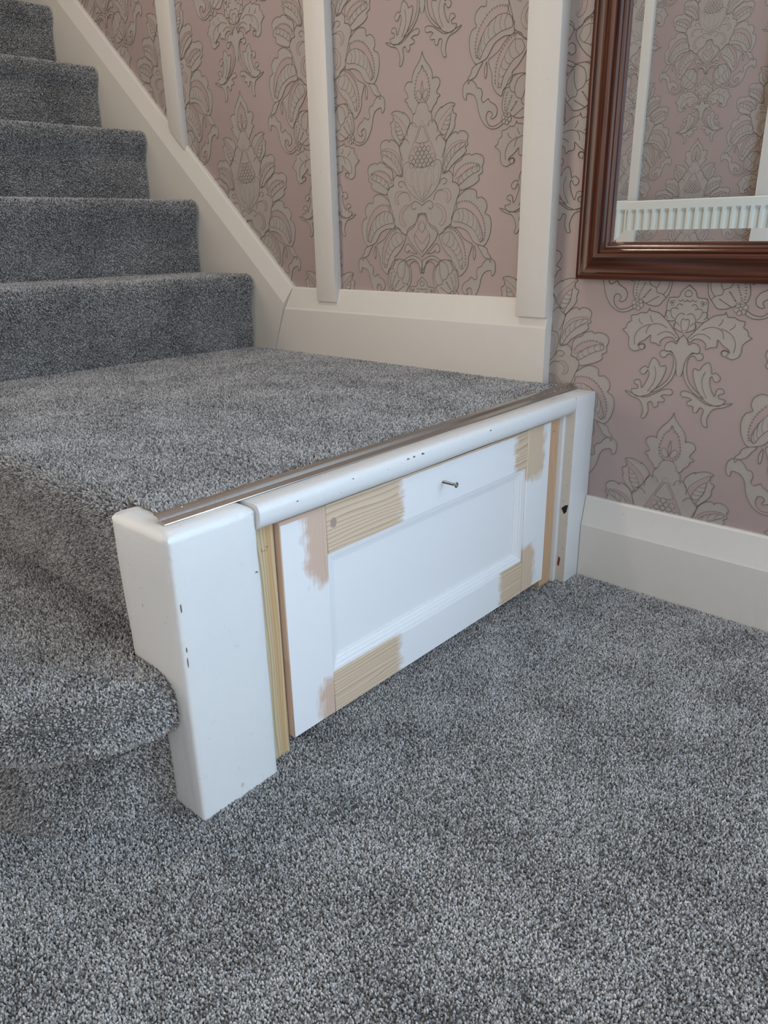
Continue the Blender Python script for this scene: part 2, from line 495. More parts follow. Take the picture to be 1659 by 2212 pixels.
 ('F','c',[(125,-4715),(289,-4522),(352,-4478),(441,-4410),(592,-4380),(601,-4343),(646,-4418),(732,-4417),(819,-4460),(902,-4474),(892,-4558),(955,-4600),(984,-4682),(1035,-4707),(977,-4751),(913,-4825),(911,-4924),(877,-5006),(787,-5049),(694,-5017),(632,-4999),(615,-4950),(649,-4917),(719,-4931),(743,-4959),(726,-4910),(628,-4848),(536,-4765),(534,-4876),(437,-4894),(372,-4930),(366,-4849),(279,-4785),(176,-4783),(112,-4839),(73,-4780)]),
 ('L','o',[(799,-4944),(812,-4823),(764,-4708),(672,-4636),(568,-4594)]),
 ('L','o',[(277,-4637),(389,-4586),(508,-4588),(595,-4641),(626,-4748)]),
 ('L','o',[(105,-4792),(206,-4709),(327,-4700),(430,-4763)]),
 ('L','o',[(523,-4557),(563,-4505),(575,-4455)]),
 ('L','o',[(696,-4605),(756,-4561),(767,-4512)]),
 ('L','o',[(640,-4988),(624,-4949),(660,-4926),(711,-4941),(718,-4985),(688,-5000)]),
 ('F','o',[(-1,-4730),(65,-4801),(98,-4881),(165,-4845),(251,-4873),(287,-4948),(252,-5013),(167,-4999),(82,-5132),(55,-5304),(31,-5392)]),
 ('F','c',[(59,-5261),(82,-5132),(132,-5044),(210,-5006),(333,-5005),(339,-5087),(266,-5109),(216,-5047),(155,-5057),(114,-5129),(117,-5297),(173,-5461),(298,-5596),(438,-5695),(397,-5701),(236,-5603),(107,-5447)]),
 ('F','c',[(245,-5242),(321,-5266),(361,-5189),(443,-5129),(494,-5196),(521,-5307),(577,-5280),(657,-5344),(638,-5408),(578,-5415),(526,-5337),(496,-5403),(538,-5545),(606,-5653),(637,-5533),(716,-5524),(745,-5583),(670,-5613),(680,-5675),(783,-5693),(718,-5786),(618,-5799),(443,-5727),(312,-5551),(249,-5410),(220,-5287)]),
 ('L','o',[(415,-5277),(382,-5395),(404,-5540),(490,-5699)]),
 ('F','c',[(65,-5668),(111,-5619),(242,-5645),(358,-5717),(558,-5808),(888,-5727),(762,-5811),(626,-5852),(559,-5947),(535,-6059),(560,-6153),(497,-6152),(447,-6028),(468,-5895),(401,-5861),(352,-5955),(294,-5920),(294,-5854),(208,-5845),(190,-5793),(258,-5751),(189,-5717),(104,-5717)]),
]


# ------------------------------------------------------------------ wallpaper motif (one damask repeat, right half traced, mirrored)
def catmull(pts, closed, k=3):
    n = len(pts)
    if n < 3:
        return [Vector(p) for p in pts]
    out = []
    P = [Vector(p) for p in pts]
    rng = range(n) if closed else range(n - 1)
    for i in rng:
        if closed:
            p0, p1, p2, p3 = P[(i - 1) % n], P[i], P[(i + 1) % n], P[(i + 2) % n]
        else:
            p0, p1, p2, p3 = P[max(i - 1, 0)], P[i], P[i + 1], P[min(i + 2, n - 1)]
        for j in range(k):
            t = j / k
            out.append(0.5 * ((2 * p1) + (p2 - p0) * t + (2 * p0 - 5 * p1 + 4 * p2 - p3) * t * t + (3 * p1 - p0 - 3 * p2 + p3) * t ** 3))
    if not closed:
        out.append(P[-1])
    return out


def build_motif():
    V, F, MI = [], [], []
    tick = [0.0]
    H = {'F': 0.00025, 'P': 0.00025, 'B': 0.00042, 'T': 0.0006}

    def fill(poly, kind):
        mi = 0 if kind == 'B' else 1
        tick[0] += 1.2e-6
        for sgn in (1, -1):
            pp = [Vector((max(p[0], 0.0) * sgn, p[1], 0)) for p in poly]
            base = len(V)
            V.extend((p.x, -H[kind] - tick[0], p.y) for p in pp)
            for t in tessellate_polygon([pp]):
                a, b, c = (pp[i] for i in t)
                area = (b.x - a.x) * (c.y - a.y) - (b.y - a.y) * (c.x - a.x)
                if abs(area) < 1e-12:
                    continue
                t = t if area > 0 else t[::-1]
                F.append(tuple(base + i for i in t))
                MI.append(mi)

    def ridge(path, closed=False, w=0.0008, h=0.0012):
        n = len(path)
        if n < 2:
            return
        for sgn in (1, -1):
            pp = [Vector((p[0] * sgn, p[1])) for p in path]
            base = len(V)
            for i, p in enumerate(pp):
                a = pp[(i - 1) % n] if (closed or i > 0) else p
                b = pp[(i + 1) % n] if (closed or i < n - 1) else p
                d = b - a
                if d.length < 1e-9:
                    d = Vector((1, 0))
                d.normalize()
                q = Vector((-d.y, d.x)) * w
                V.extend(((p.x + q.x, 0, p.y + q.y), (p.x, -h, p.y), (p.x - q.x, 0, p.y - q.y)))
            for i in range(n if closed else n - 1):
                j = (i + 1) % n
                for s in (0, 1):
                    F.append((base + 3 * i + s, base + 3 * i + s + 1, base + 3 * j + s + 1, base + 3 * j + s))
                    MI.append(2)

    def circ(c, r, n=8):
        return [Vector((c[0] + r * math.cos(6.2832 * i / n), c[1] + r * math.sin(6.2832 * i / n))) for i in range(n)]

    def at(path, t):
        x = t * (len(path) - 1)
        i = min(int(x), len(path) - 2)
        return path[i].lerp(path[i + 1], x - i)

    for e in MOTIF:
        kind, flag = e[0], e[1]
        segs = [[(a * 1e-4, b * 1e-4) for a, b in s] for s in e[2:]]
        s0 = segs[0]
        if kind in 'FBTP':
            closed = flag == 'c'
            path = catmull(s0, closed and kind != 'P', 3)
            poly = path + [Vector(p) for p in (segs[1] if len(segs) > 1 else [])]
            if not closed:
                poly = poly + [Vector((0, poly[-1][1])), Vector((0, poly[0][1]))]
            fill(poly, kind)
            if kind in 'FT':
                ridge(path, closed)
            elif kind == 'B':
                ridge(path, closed, 0.0005, 0.0009)
        elif kind == 'L':
            ridge(catmull(s0, False, 3))
        elif kind == 'R':
            A, B = catmull(s0, False, 3), catmull(segs[1], False, 3)
            poly = A + B[::-1]
            fill(poly, 'T')
            ridge(poly, True)
            n = int(flag)
            for i in range(1, n):
                a, b = at(A, i / n), at(B, min(1, i / n + 0.06))
                mid = (a + b) / 2 + (at(A, min(1, i / n + 0.1)) - a) * 0.45
                ridge(catmull([a, mid, b], False, 3), False, 0.0008)
        elif kind == 'f':
            A = catmull(s0, False, 4)
            L = sum((A[i + 1] - A[i]).length for i in range(len(A) - 1))
            n = max(3, int(L / 0.0052))
            for i in range(n + 1):
                a = at(A, i / n)
                d = (at(A, min(1, i / n + 0.02)) - at(A, max(0, i / n - 0.02)))
                q = Vector((-d.y, d.x)).normalized() * 0.0022
                ridge([a - q, a + q], False, 0.0006, 0.0011)
        elif kind == 'd':
            A = catmull(s0, False, 4)
            for i in range(7):
                a = at(A, i / 6)
                ridge([a + Vector((-0.0016, 0.0006)), a + Vector((0.0016, -0.0006))], False, 0.0008, 0.0012)
        elif kind == 'S':
            v0 = s0[0][1]
            for r, (cnt, off) in enumerate(((1, 0), (2, .5), (2, 0), (3, .5), (3, 0), (3, .5))):
                for i in range(cnt):
                    c = ((i + off) * 0.0105, v0 - 0.0068 * r + 0.004)
                    q = circ(c, 0.0052, 8)
                    fill(q, 'T')
                    ridge(q, True, 0.0006)
                    if i + off > 0:
                        ridge([Vector(c), Vector((c[0], c[1] - 0.001))], False, 0.0007)
        elif kind == 'O':
            n = int(flag)
            c = Vector(s0[0])
            R = 0.0065 if n > 3 else 0.003
            for i in range(n):
                a = 6.2832 * i / n + 0.3
                q = circ(c + Vector((math.cos(a), math.sin(a))) * R, R * 0.62, 8)
                fill(q, 'T')
                ridge(q, True, 0.0006)
            q = circ(c, R * 0.45, 8)
            fill(q, 'T')
            ridge(q, True, 0.0007, 0.0015)
    me = bpy.data.meshes.new('wallpaper_motif')
    me.from_pydata(V, [], F)
    for mm in (WP_G, WP_F, WP_L):
        me.materials.append(mm)
    me.polygons.foreach_set('material_index', MI)
    me.update()
    return me


MOTIF_ME = build_motif()


def paper(wall, x_ref, z_ref, xr, zr, y, flip):
    px, pz = 0.541, 0.5995
    for k in range(-8, 9):
        x = x_ref + k * px / 2
        if not xr[0] <= x <= xr[1]:
            continue
        for j in range(-4, 5):
            z = z_ref + j * pz + (pz / 2 if k % 2 else 0.0)
            if z < zr[0] or z - 0.62 > zr[1]:
                continue
            o = obj('wallpaper_motif', MOTIF_ME, None, wall)
            o.location = (x, y, z)
            if flip:
                o.rotation_euler = (0, 0, math.pi)


# ------------------------------------------------------------------ room shell
def boxes_me(name, boxes):
    V, F = [], []
    for (x0, x1, y0, y1, z0, z1) in boxes:
        b = len(V)
        V += [(x, y, z) for x in (x0, x1) for y in (y0, y1) for z in (z0, z1)]
        F += [tuple(b + i for i in f) for f in ((0, 1, 3, 2), (4, 6, 7, 5), (0, 4, 5, 1), (2, 3, 7, 6), (0, 2, 6, 4), (1, 5, 7, 3))]
    return mesh(name, V, F)


XL, XR, YB, YF, ZC = -3.2, 1.9, 0.0, -1.95, 2.5
floor = tag(obj('floor', box_me('floor', XL - 0.1, XR + 0.1, YF - 0.15, YB + 0.1, -0.106, -0.006), CARPET),
            'hall floor laid with grey carpet', 'floor', kind='structure')
ceiling = tag(obj('ceiling', box_me('ceiling', XL - 0.1, XR + 0.1, YF - 0.15, YB + 0.1, ZC, ZC + 0.1), CEIL),
              'plain pale hall ceiling above the stairs', 'ceiling', kind='structure')
FX0, FX1, FZ = 1.00, 1.84, 2.12
wall_back = tag(obj('wall_back', boxes_me('wall_back', [(XL - 0.1, FX0, YB, YB + 0.1, -0.1, ZC), (FX1, XR + 0.1, YB, YB + 0.1, -0.1, ZC), (FX0, FX1, YB, YB + 0.1, FZ, ZC), (FX0, FX1, YB, YB + 0.1, -0.1, -0.006)]), WP_G),
                'mauve embossed damask wallpaper wall behind the stairs and mirror', 'wall', kind='structure')
paper(wall_back, -0.394, 0.9293, (-2.0, 0.80), (0.25, 1.45), -0.0002, False)
DX0, DX1, DZ = -1.96, -1.12, 2.0
EX0, EX1 = 0.72, 1.58  # second doorway, unseen, opened for the added fill light
wall_front = tag(obj('wall_front', boxes_me('wall_front', [(XL - 0.1, DX0, YF - 0.1, YF, -0.1, ZC), (DX1, EX0, YF - 0.1, YF, -0.1, ZC), (EX1, XR + 0.1, YF - 0.1, YF, -0.1, ZC), (DX0, DX1, YF - 0.1, YF, DZ, ZC), (EX0, EX1, YF - 0.1, YF, DZ, ZC)]), WP_G),
                 'mauve damask wallpaper wall across the hall, seen in the mirror', 'wall', kind='structure')
paper(wall_front, -0.612, 0.934, (-0.9, 0.5), (0.8, 1.7), YF + 0.0002, True)
wall_left = tag(obj('wall_left', box_me('wall_left', XL - 0.1, XL, YF, YB, -0.1, ZC), CEIL),
                'plain pale end wall beyond the top of the stairs', 'wall', kind='structure')
WY0, WY1, WZ0, WZ1 = -1.02, -0.10, 0.43, 2.17
wall_right = tag(obj('wall_right', boxes_me('wall_right', [(XR, XR + 0.1, YF, WY0, -0.1, ZC), (XR, XR + 0.1, WY1, YB, -0.1, ZC), (XR, XR + 0.1, WY0, WY1, -0.1, WZ0), (XR, XR + 0.1, WY0, WY1, WZ1, ZC)]), CEIL),
                 'plain pale wall around the front window of the hall', 'wall', kind='structure')
win = tag(obj('window_1', boxes_me('window_1', [(XR + 0.02, XR + 0.07, WY0, WY0 + 0.05, WZ0, WZ1), (XR + 0.02, XR + 0.07, WY1 - 0.05, WY1, WZ0, WZ1), (XR + 0.02, XR + 0.07, WY0 + 0.05, WY1 - 0.05, WZ0, WZ0 + 0.05),
                                                  (XR + 0.02, XR + 0.07, WY0 + 0.05, WY1 - 0.05, WZ1 - 0.05, WZ1), (XR + 0.02, XR + 0.07, -0.585, -0.535, WZ0 + 0.05, WZ1 - 0.05)]), WHITE),
          'white framed front window lighting the hall', 'window', kind='structure')
for a, b in ((WY0 + 0.05, -0.585), (-0.535, WY1 - 0.05)):
    obj('pane', box_me('pane', XR + 0.042, XR + 0.048, a, b, WZ0 + 0.05, WZ1 - 0.05), GLASS, win)

fd = tag(obj('door_1', boxes_me('door_1', [(FX0 + 0.005, FX0 + 0.04, 0.02, 0.065, 0, FZ - 0.005), (FX1 - 0.04, FX1 - 0.005, 0.02, 0.065, 0, FZ - 0.005), (FX0 + 0.04, FX1 - 0.04, 0.02, 0.065, 0, 0.30), (FX0 + 0.04, FX1 - 0.04, 0.02, 0.065, FZ - 0.05, FZ - 0.005)]), WHITE),
         'white glazed front door to the right of the mirror', 'door', kind='structure')
obj('pane', box_me('pane', FX0 + 0.04, FX1 - 0.04, 0.038, 0.046, 0.30, FZ - 0.05), GLASS, fd)

# ------------------------------------------------------------------ skirtings, string and wall battens
skirt = [(0.0, 0.0), (-0.020, 0.0), (-0.020, 0.100), (-0.018, 0.104), (-0.009, 0.151), (-0.006, 0.154), (0.0, 0.154)]
tag(obj('baseboard_back', roughen(prism_me('baseboard_back', [(y, z - (0.006 if z == 0 else 0)) for y, z in skirt], 'x', 0.006, FX0 - 0.002, smooth=25), 0.0006, 14, 0.2), CREAM),
    'cream bevelled skirting board under the mirror, meeting grey floor carpet', 'skirting board', kind='structure')
tag(obj('baseboard_front', prism_me('baseboard_front', [(YF - y, z - (0.006 if z == 0 else 0)) for y, z in skirt], 'x', DX1 + 0.02, EX0 - 0.02, smooth=25), CREAM),
    'cream bevelled skirting board along the wall behind the radiator', 'skirting board', kind='structure')
sk2 = [(0.0, 0.33), (-0.022, 0.33), (-0.022, 0.452), (-0.020, 0.456), (-0.011, 0.499), (-0.008, 0.502), (0.0, 0.502)]
me = prism_me('baseboard_landing', sk2, 'x', -0.844, -0.092)
for v in me.vertices:
    if v.co.x < -0.5:
        v.co.x = -0.843 + (v.co.z - 0.355) * 0.436
tag(obj('baseboard_landing', roughen(me, 0.0006, 14, 0.2), CREAM),
    'cream bevelled skirting board along the back of the carpeted landing', 'skirting board', kind='structure')
# closed string: sloping board beside the upper flight
sl = 0.879
sec = [((-0.780, 0.502), 0.0), ((-0.780, 0.502), -0.008), ((-0.7825, 0.498), -0.011), ((-0.801, 0.469), -0.0205), ((-0.804, 0.465), -0.022), ((-0.8885, 0.25), -0.022), ((-0.8885, 0.25), 0.0)]
V = []
for x1 in (None, -2.45):
    for (x, z), y in sec:
        V.append((x, y, z) if x1 is None else (x1, y, z + (x - x1) * sl))
n = len(sec)
Fs = [tuple(range(n)), tuple(range(2 * n - 1, n - 1, -1))] + [(i, i + n, (i + 1) % n + n, (i + 1) % n) for i in range(n)]
bm = bmesh.new()
vs = [bm.verts.new(v) for v in V]
for f in Fs:
    bm.faces.new([vs[i] for i in f])
tag(obj('trim_1', from_bm('trim_1', bm), STRINGP),
    'cream sloping stair string board with bevelled top beside the upper steps', 'stair string', kind='structure')


def batten(name, x0, x1, z0, y, label, mat=CREAM, z0r=None, side=-1, wall_y=0.0, z1=2.45, bev=0.0016):
    zr = z0 if z0r is None else z0r
    me_ = prism_me(name, [(x0, z0), (x1, zr), (x1, z1), (x0, z1)], 'y', wall_y, wall_y + y, bev=bev)
    return tag(obj(name, me_, mat), label, 'wall batten', kind='structure')


batten('trim_2', -1.741, -1.684, 1.342, -0.018, 'cream wall batten standing highest up the sloping stair string', z0r=1.292)
batten('trim_3', -1.212, -1.156, 0.876, -0.018, 'cream wall batten meeting the sloping stair string, left of the tall panel', z0r=0.826)
batten('trim_4', -0.687, -0.627, 0.474, -0.021, 'cream wall batten standing on the landing skirting board')
b = batten('trim_5', -0.154, -0.092, 0.471, -0.026, 'wide cream end batten with chipped foot, just left of the mirror')
batten('trim_6', -0.905, -0.828, 0.15, 0.02, 'narrow cream batten above the radiator, seen in the mirror', wall_y=YF)
batten('trim_7', -0.362, -0.28, 0.15, 0.045, 'thick cream batten at the right of the mirror reflection', wall_y=YF)


# ------------------------------------------------------------------ carpet pile
def pile_group():
    g = bpy.data.node_groups.new('carpet_pile', 'GeometryNodeTree')
    g.interface.new_socket('Geometry', in_out='INPUT', socket_type='NodeSocketGeometry')
    g.interface.new_socket('Geometry', in_out='OUTPUT', socket_type='NodeSocketGeometry')
    N, L = g.nodes.new, g.links.new
    gi, go = N('NodeGroupInput'), N('NodeGroupOutput')
    dist = N('GeometryNodeDistributePointsOnFaces')
    dist.inputs['Density'].default_value = 310000
    L(gi.outputs[0], dist.inputs['Mesh'])
    ico = N('GeometryNodeMeshIcoSphere')
    ico.inputs['Radius'].default_value = 1.0
    ico.inputs['Subdivisions'].default_value = 1
    tr = N('GeometryNodeTransform')
    tr.inputs['Scale'].default_value = (0.00110, 0.00110, 0.0028)
    tr.inputs['Translation'].default_value = (0, 0, 0.0030)
    L(ico.outputs[0], tr.inputs[0])
    sm = N('GeometryNodeSetMaterial')
    sm.inputs['Material'].default_value = PILE
    L(tr.outputs[0], sm.inputs[0])
    inst = N('GeometryNodeInstanceOnPoints')
    L(dist.outputs['Points'], inst.inputs['Points'])
    L(sm.outputs[0], inst.inputs['Instance'])
    rv = N('FunctionNodeRandomValue')
    rv.data_type = 'FLOAT_VECTOR'
    rv.inputs[0].default_value = (-0.5, -0.5, -3.1)
    rv.inputs[1].default_value = (0.5, 0.5, 3.1)
    nz = N('ShaderNodeTexNoise')
    nz.inputs['Scale'].default_value = 9.0
    sub = N('ShaderNodeVectorMath')
    sub.operation = 'SUBTRACT'
    sub.inputs[1].default_value = (0.5, 0.5, 0.5)
    L(nz.outputs['Color'], sub.inputs[0])
    mul = N('ShaderNodeVectorMath')
    mul.operation = 'MULTIPLY_ADD'
    mul.inputs[1].default_value = (1.8, 1.8, 0)
    L(sub.outputs[0], mul.inputs[0])
    L(rv.outputs[0], mul.inputs[2])
    er = N('FunctionNodeEulerToRotation')
    L(mul.outputs[0], er.inputs[0])
    rr = N('FunctionNodeRotateRotation')
    rr.rotation_space = 'LOCAL'
    L(dist.outputs['Rotation'], rr.inputs[0])
    L(er.outputs[0], rr.inputs[1])
    L(rr.outputs[0], inst.inputs['Rotation'])
    rs = N('FunctionNodeRandomValue')
    rs.data_type = 'FLOAT'
    rs.inputs[2].default_value = 0.75
    rs.inputs[3].default_value = 1.2
    rs.inputs['Seed'].default_value = 3
    L(rs.outputs[1], inst.inputs['Scale'])
    rc = N('FunctionNodeRandomValue')
    rc.data_type = 'FLOAT'
    rc.inputs[2].default_value = 0.0
    rc.inputs[3].default_value = 1.0
    rc.inputs['Seed'].default_value = 11
    n2 = N('ShaderNodeTexNoise')
    n2.inputs['Scale'].default_value = 11.0
    n2.inputs['Detail'].default_value = 4.0
    ma = N('ShaderNodeMath')
    ma.operation = 'MULTIPLY_ADD'
    ma.inputs[1].default_value = 0.80
    ma.inputs[2].default_value = -0.40
    L(n2.outputs['Fac'], ma.inputs[0])
    ad = N('ShaderNodeMath')
    ad.operation = 'ADD'
    ad.use_clamp = True
    L(rc.outputs[1], ad.inputs[0])
    L(ma.outputs[0], ad.inputs[1])
    st = N('GeometryNodeStoreNamedAttribute')
    st.data_type = 'FLOAT'
    st.domain = 'INSTANCE'
    st.inputs['Name'].default_value = 'shade'
    L(inst.outputs[0], st.inputs[0])
    L(ad.outputs[0], st.inputs['Value'])
    L(st.outputs[0], go.inputs[0])
    return g


PILE_G = pile_group()


def pile(surface, parent=None, name='carpet_pile'):
    o = obj(name, surface, PILE, parent)
    md = o.modifiers.new('pile', 'NODES')
    md.node_group = PILE_G
    o['kind'] = 'stuff'
    return o


# hall floor pile: everything the hall shows beside the stairs
fx = [(-1.02, -1.48), (0.92, -1.48), (0.92, -0.022), (-0.056, -0.022), (-0.056, -0.762), (-0.03, -0.80), (-0.10, -0.87), (-0.50, -0.97), (-1.02, -0.97)]
tag(pile(mesh('hall_carpet', [(x, y, -0.006) for x, y in fx], [tuple(range(len(fx)))]), None, 'hall_carpet'),
    'grey twist pile carpet covering the hall floor in the foreground', 'carpet')

# ------------------------------------------------------------------ staircase
stair = tag(empty('staircase', (-0.5, -0.5, 0)), 'grey carpeted staircase with bullnose bottom step, quarter landing and upper flight', 'staircase')
P_ = 0.006   # pile depth below the visible surface


def kid(o, parent):
    o.parent = parent
    if parent.type == 'EMPTY':
        o.matrix_parent_inverse = Matrix.Translation(-Vector(parent.location))
    return o


SH = 0.05    # the flight runs very slightly out of square with the wall


def strip_me(name, prof, axis, a, b, cuts=1, shear=0.0):
    V, F = [], []
    for t in (a, b):
        for p in prof:
            V.append((p[0] + shear * t, t, p[1]) if axis == 'y' else (t, p[0], p[1]))
    n_ = len(prof)
    for i in range(n_ - 1):
        F.append((i, i + 1, i + 1 + n_, i + n_))
    me_ = mesh(name, V, F)
    return me_


def face_out(me_, want):
    """flip the strip so that normals point outward"""
    s = sum((Vector(p.normal).dot(want) for p in me_.polygons))
    if s < 0:
        me_.flip_normals()
    return me_


going, rise = 0.2015, 0.1755
Z0 = 0.355
for k in range(1, 8):
    zt, zb = Z0 + rise * k - P_, Z0 + rise * (k - 1) - P_
    xr = -0.921 - going * (k - 1) - P_
    xb = xr - going
    prof = [(xr, zb), (xr + 0.001, zt - 0.060), (xr + 0.005, zt - 0.045), (xr + 0.0125, zt - 0.032), (xr + 0.016, zt - 0.020), (xr + 0.0145, zt - 0.010), (xr + 0.009, zt - 0.003), (xr - 0.002, zt), (xb, zt)]
    solid = prof + [(xb, zb - 0.02), (xr, zb - 0.02)]
    me_ = prism_me('step', solid, 'y', -0.865, -0.020)
    for v in me_.vertices:
        v.co.x += SH * v.co.y
    st = kid(obj('step', me_, CARPET), stair)
    sf = face_out(strip_me('carpet_pile', prof, 'y', -0.865, -0.026, shear=SH), Vector((1, 0, 1)))
    if k < 7:
        pile(sf, st)

# outer string and spandrel closing the far side of the upper flight (left of the frame)
xa, xe = -1.03, -2.45
sp_loop = [(xa, -0.006), (xa, 0.60), (xa - 0.03, 0.64), (xe, 0.64 + (xa - 0.03 - xe) * 0.873), (xe, -0.006)]
kid(tag(obj('outer_string', prism_me('outer_string', sp_loop, 'y', -0.905, -0.868, bev=0.002), STRINGP), 'cream painted outer string'), stair)

# quarter landing: front nosing along x, plus the tongue of carpet running up to the metal edge strip behind the newel
zt = Z0 - P_
yr = -0.828
prof = [(yr, 0.165), (yr - 0.010, zt - 0.085), (yr - 0.020, zt - 0.055), (yr - 0.029, zt - 0.035), (yr - 0.033, zt - 0.022), (yr - 0.030, zt - 0.010), (yr - 0.020, zt - 0.003), (yr - 0.004, zt), (-0.020, zt)]
xl, xn, xs = -1.02, -0.112, -0.041
zt += 0.0012
tongue = [(-0.847, zt - 0.0003), (-0.840, zt), (-0.020, zt)]
bm = bmesh.new()


def add_prism(bm_, loop, a, b):
    A = [bm_.verts.new((a, p[0], p[1])) for p in loop]
    B = [bm_.verts.new((b, p[0], p[1])) for p in loop]
    n_ = len(loop)
    bm_.faces.new(A)
    bm_.faces.new(B[::-1])
    for i in range(n_):
        bm_.faces.new((A[i], B[i], B[(i + 1) % n_], A[(i + 1) % n_]))


add_prism(bm, prof + [(-0.020, 0.0), (yr, 0.0)], xl, xn)
add_prism(bm, tongue + [(-0.020, zt - 0.0004)], xn, xs)
add_prism(bm, [(-0.762, zt - 0.0022), (-0.022, zt - 0.0022), (-0.022, 0.24), (-0.762, 0.24)], xn, -0.07)
landing = kid(obj('landing', from_bm('landing', bm), CARPET), stair)
sf = bmesh.new()
sf.from_mesh(face_out(strip_me('a', prof, 'x', xl, xn), Vector((0, -1, 1))))
sf.from_mesh(face_out(strip_me('b', tongue, 'x', xn, xs), Vector((0, -1, 1))))
me_ = bpy.data.meshes.new('carpet_pile')
sf.to_mesh(me_)
sf.free()
pile(me_, landing)

# bullnose bottom step
path = [(-0.057, -0.8745), (-0.0575, -0.886), (-0.060, -0.90), (-0.070, -0.935), (-0.087, -0.965), (-0.112, -0.995), (-0.145, -1.016), (-0.185, -1.030), (-0.24, -1.040), (-0.32, -1.044), (-1.02, -1.046)]
path = [tuple(p) for p in catmull(path, False, 3)]
norms = []
for i in range(len(path)):
    a, b_ = Vector(path[max(i - 1, 0)]), Vector(path[min(i + 1, len(path) - 1)])
    d = (b_ - a).normalized()
    norms.append(Vector((-d.y, d.x)) if Vector((-d.y, d.x)).dot(Vector((1, -1))) > 0 else Vector((d.y, -d.x)))
zt = 0.178 - P_
prof = [(0.0, -0.02), (0.001, 0.05), (-0.001, 0.100), (0.004, 0.106), (0.020, 0.110), (0.030, 0.122), (0.033, 0.138), (0.031, 0.153), (0.024, 0.165), (0.012, zt), (-0.012, zt)]
V, F = [], []
for (x, y), nn in zip(path, norms):
    for o_, z in prof:
        V.append((x + nn.x * o_, y + nn.y * o_, z))
n_ = len(prof)
for i in range(len(path) - 1):
    for j in range(n_ - 1):
        F.append((i * n_ + j, (i + 1) * n_ + j, (i + 1) * n_ + j + 1, i * n_ + j + 1))
top = [i * n_ + n_ - 1 for i in range(len(path))]
e0 = len(V)
V += [(-1.02, -0.826, zt), (-0.109, -0.826, zt), (-0.109, -0.8745, zt)]
F.append(tuple(top + [e0, e0 + 1, e0 + 2]))
me_s = mesh('bullnose_surface', V, F)
# outward normals
for me_x in (me_s,):
    bmx = bmesh.new()
    bmx.from_mesh(me_x)
    bmesh.ops.recalc_face_normals(bmx, faces=bmx.faces[:])
    topf = max(bmx.faces, key=lambda f_: f_.calc_area())
    if topf.normal.z < 0:
        bmesh.ops.reverse_faces(bmx, faces=bmx.faces[:])
    bmx.to_mesh(me_x)
    bmx.free()
me_b = me_s.copy()
bst = kid(obj('bullnose_step', me_b, CARPET), stair)
pile(me_s, bst)

# ------------------------------------------------------------------ newel stump
def newel_me():
    bm_ = bmesh.new()
    bm_.from_mesh(box_me('n', -0.107, 0.0, -0.873, -0.763, -0.006, 0.3495))
    topf = [e for e in bm_.edges if all(v.co.z > 0.3 for v in e.verts)]
    bmesh.ops.bevel(bm_, geom=topf, offset=0.013, segments=4, affect='EDGES', profile=0.5)
    ver = [e for e in bm_.edges if abs(e.verts[0].co.z - e.verts[1].co.z) > 0.1]
    bmesh.ops.bevel(bm_, geom=ver, offset=0.0045, segments=2, affect='EDGES', profile=0.5)
    return from_bm('newel_post', bm_, 50)


newel = tag(obj('newel_post', roughen(newel_me(), 0.0018, 15, 0.02), WHITE),
            'low thick white painted newel stump at the landing corner beside the bottom step', 'newel post')

# ------------------------------------------------------------------ cupboard front under the landing
cup = tag(empty('understair_cupboard', (-0.02, -0.4, 0)), 'low cupboard under the landing with half primed pine door and white rounded nosing', 'cupboard')
nose = [(-0.068, 0.318), (-0.012, 0.318), (-0.004, 0.3192), (0.0015, 0.3222), (0.0048, 0.327), (0.0060, 0.333), (0.0060, 0.3395), (0.0050, 0.3445), (0.0025, 0.3480), (-0.0015, 0.3494), (-0.008, 0.3497), (-0.036, 0.3494), (-0.0395, 0.345), (-0.068, 0.345)]
nose_me = prism_me('nosing_rail', nose, 'y', -0.764, -0.072, smooth=60)
kid(tag(obj('nosing_rail', roughen(nose_me, 0.0010, 20, 0.04), WHITE), 'thick white rounded nosing'), cup)
me_ = box_me('end_post', -0.060, 0.005, -0.070, -0.001, -0.006, 0.3485, 0.003)
me_.materials.append(WHITE)
me_.materials.append(BEIGE)
for p in me_.polygons:
    if p.normal.y < -0.9:
        p.material_index = 1
post = kid(obj('end_post', me_, None), cup)
LIN_L = pine('lining_pine_yellow', (0.62, 0.50, 0.32), (0.36, 0.24, 0.12), 'z', None, 190.0, 0.3, 0.9, streak=(-0.7345, 0.0085))
LIN_R = pine('lining_pine_red', (0.56, 0.36, 0.22), (0.46, 0.28, 0.16), 'z', None, 60.0, 2.1, 0.5)
kid(tag(obj('lining_strip', box_me('lining_strip', -0.05, -0.0205, -0.763, -0.7255, -0.006, 0.3185, 0.001, 1), LIN_L), 'yellow bare pine strip with orange streak'), cup)
kid(tag(obj('lining_strip', box_me('lining_strip', -0.05, -0.0195, -0.1185, -0.0805, -0.006, 0.3185, 0.001, 1), LIN_R), 'reddish bare pine strip'), cup)
kid(obj('edge_strip', box_me('edge_strip', -0.05, -0.0125, -0.0800, -0.0700, -0.006, 0.3185, 0.0015), WHITE), cup)
kid(obj('dark_interior_sheet', boxes_me('dark_interior_sheet', [(-0.068, -0.060, -0.763, -0.07, -0.006, 0.318)]), DARK), cup)  # near-black sheet behind the door, interior shade put into its colour
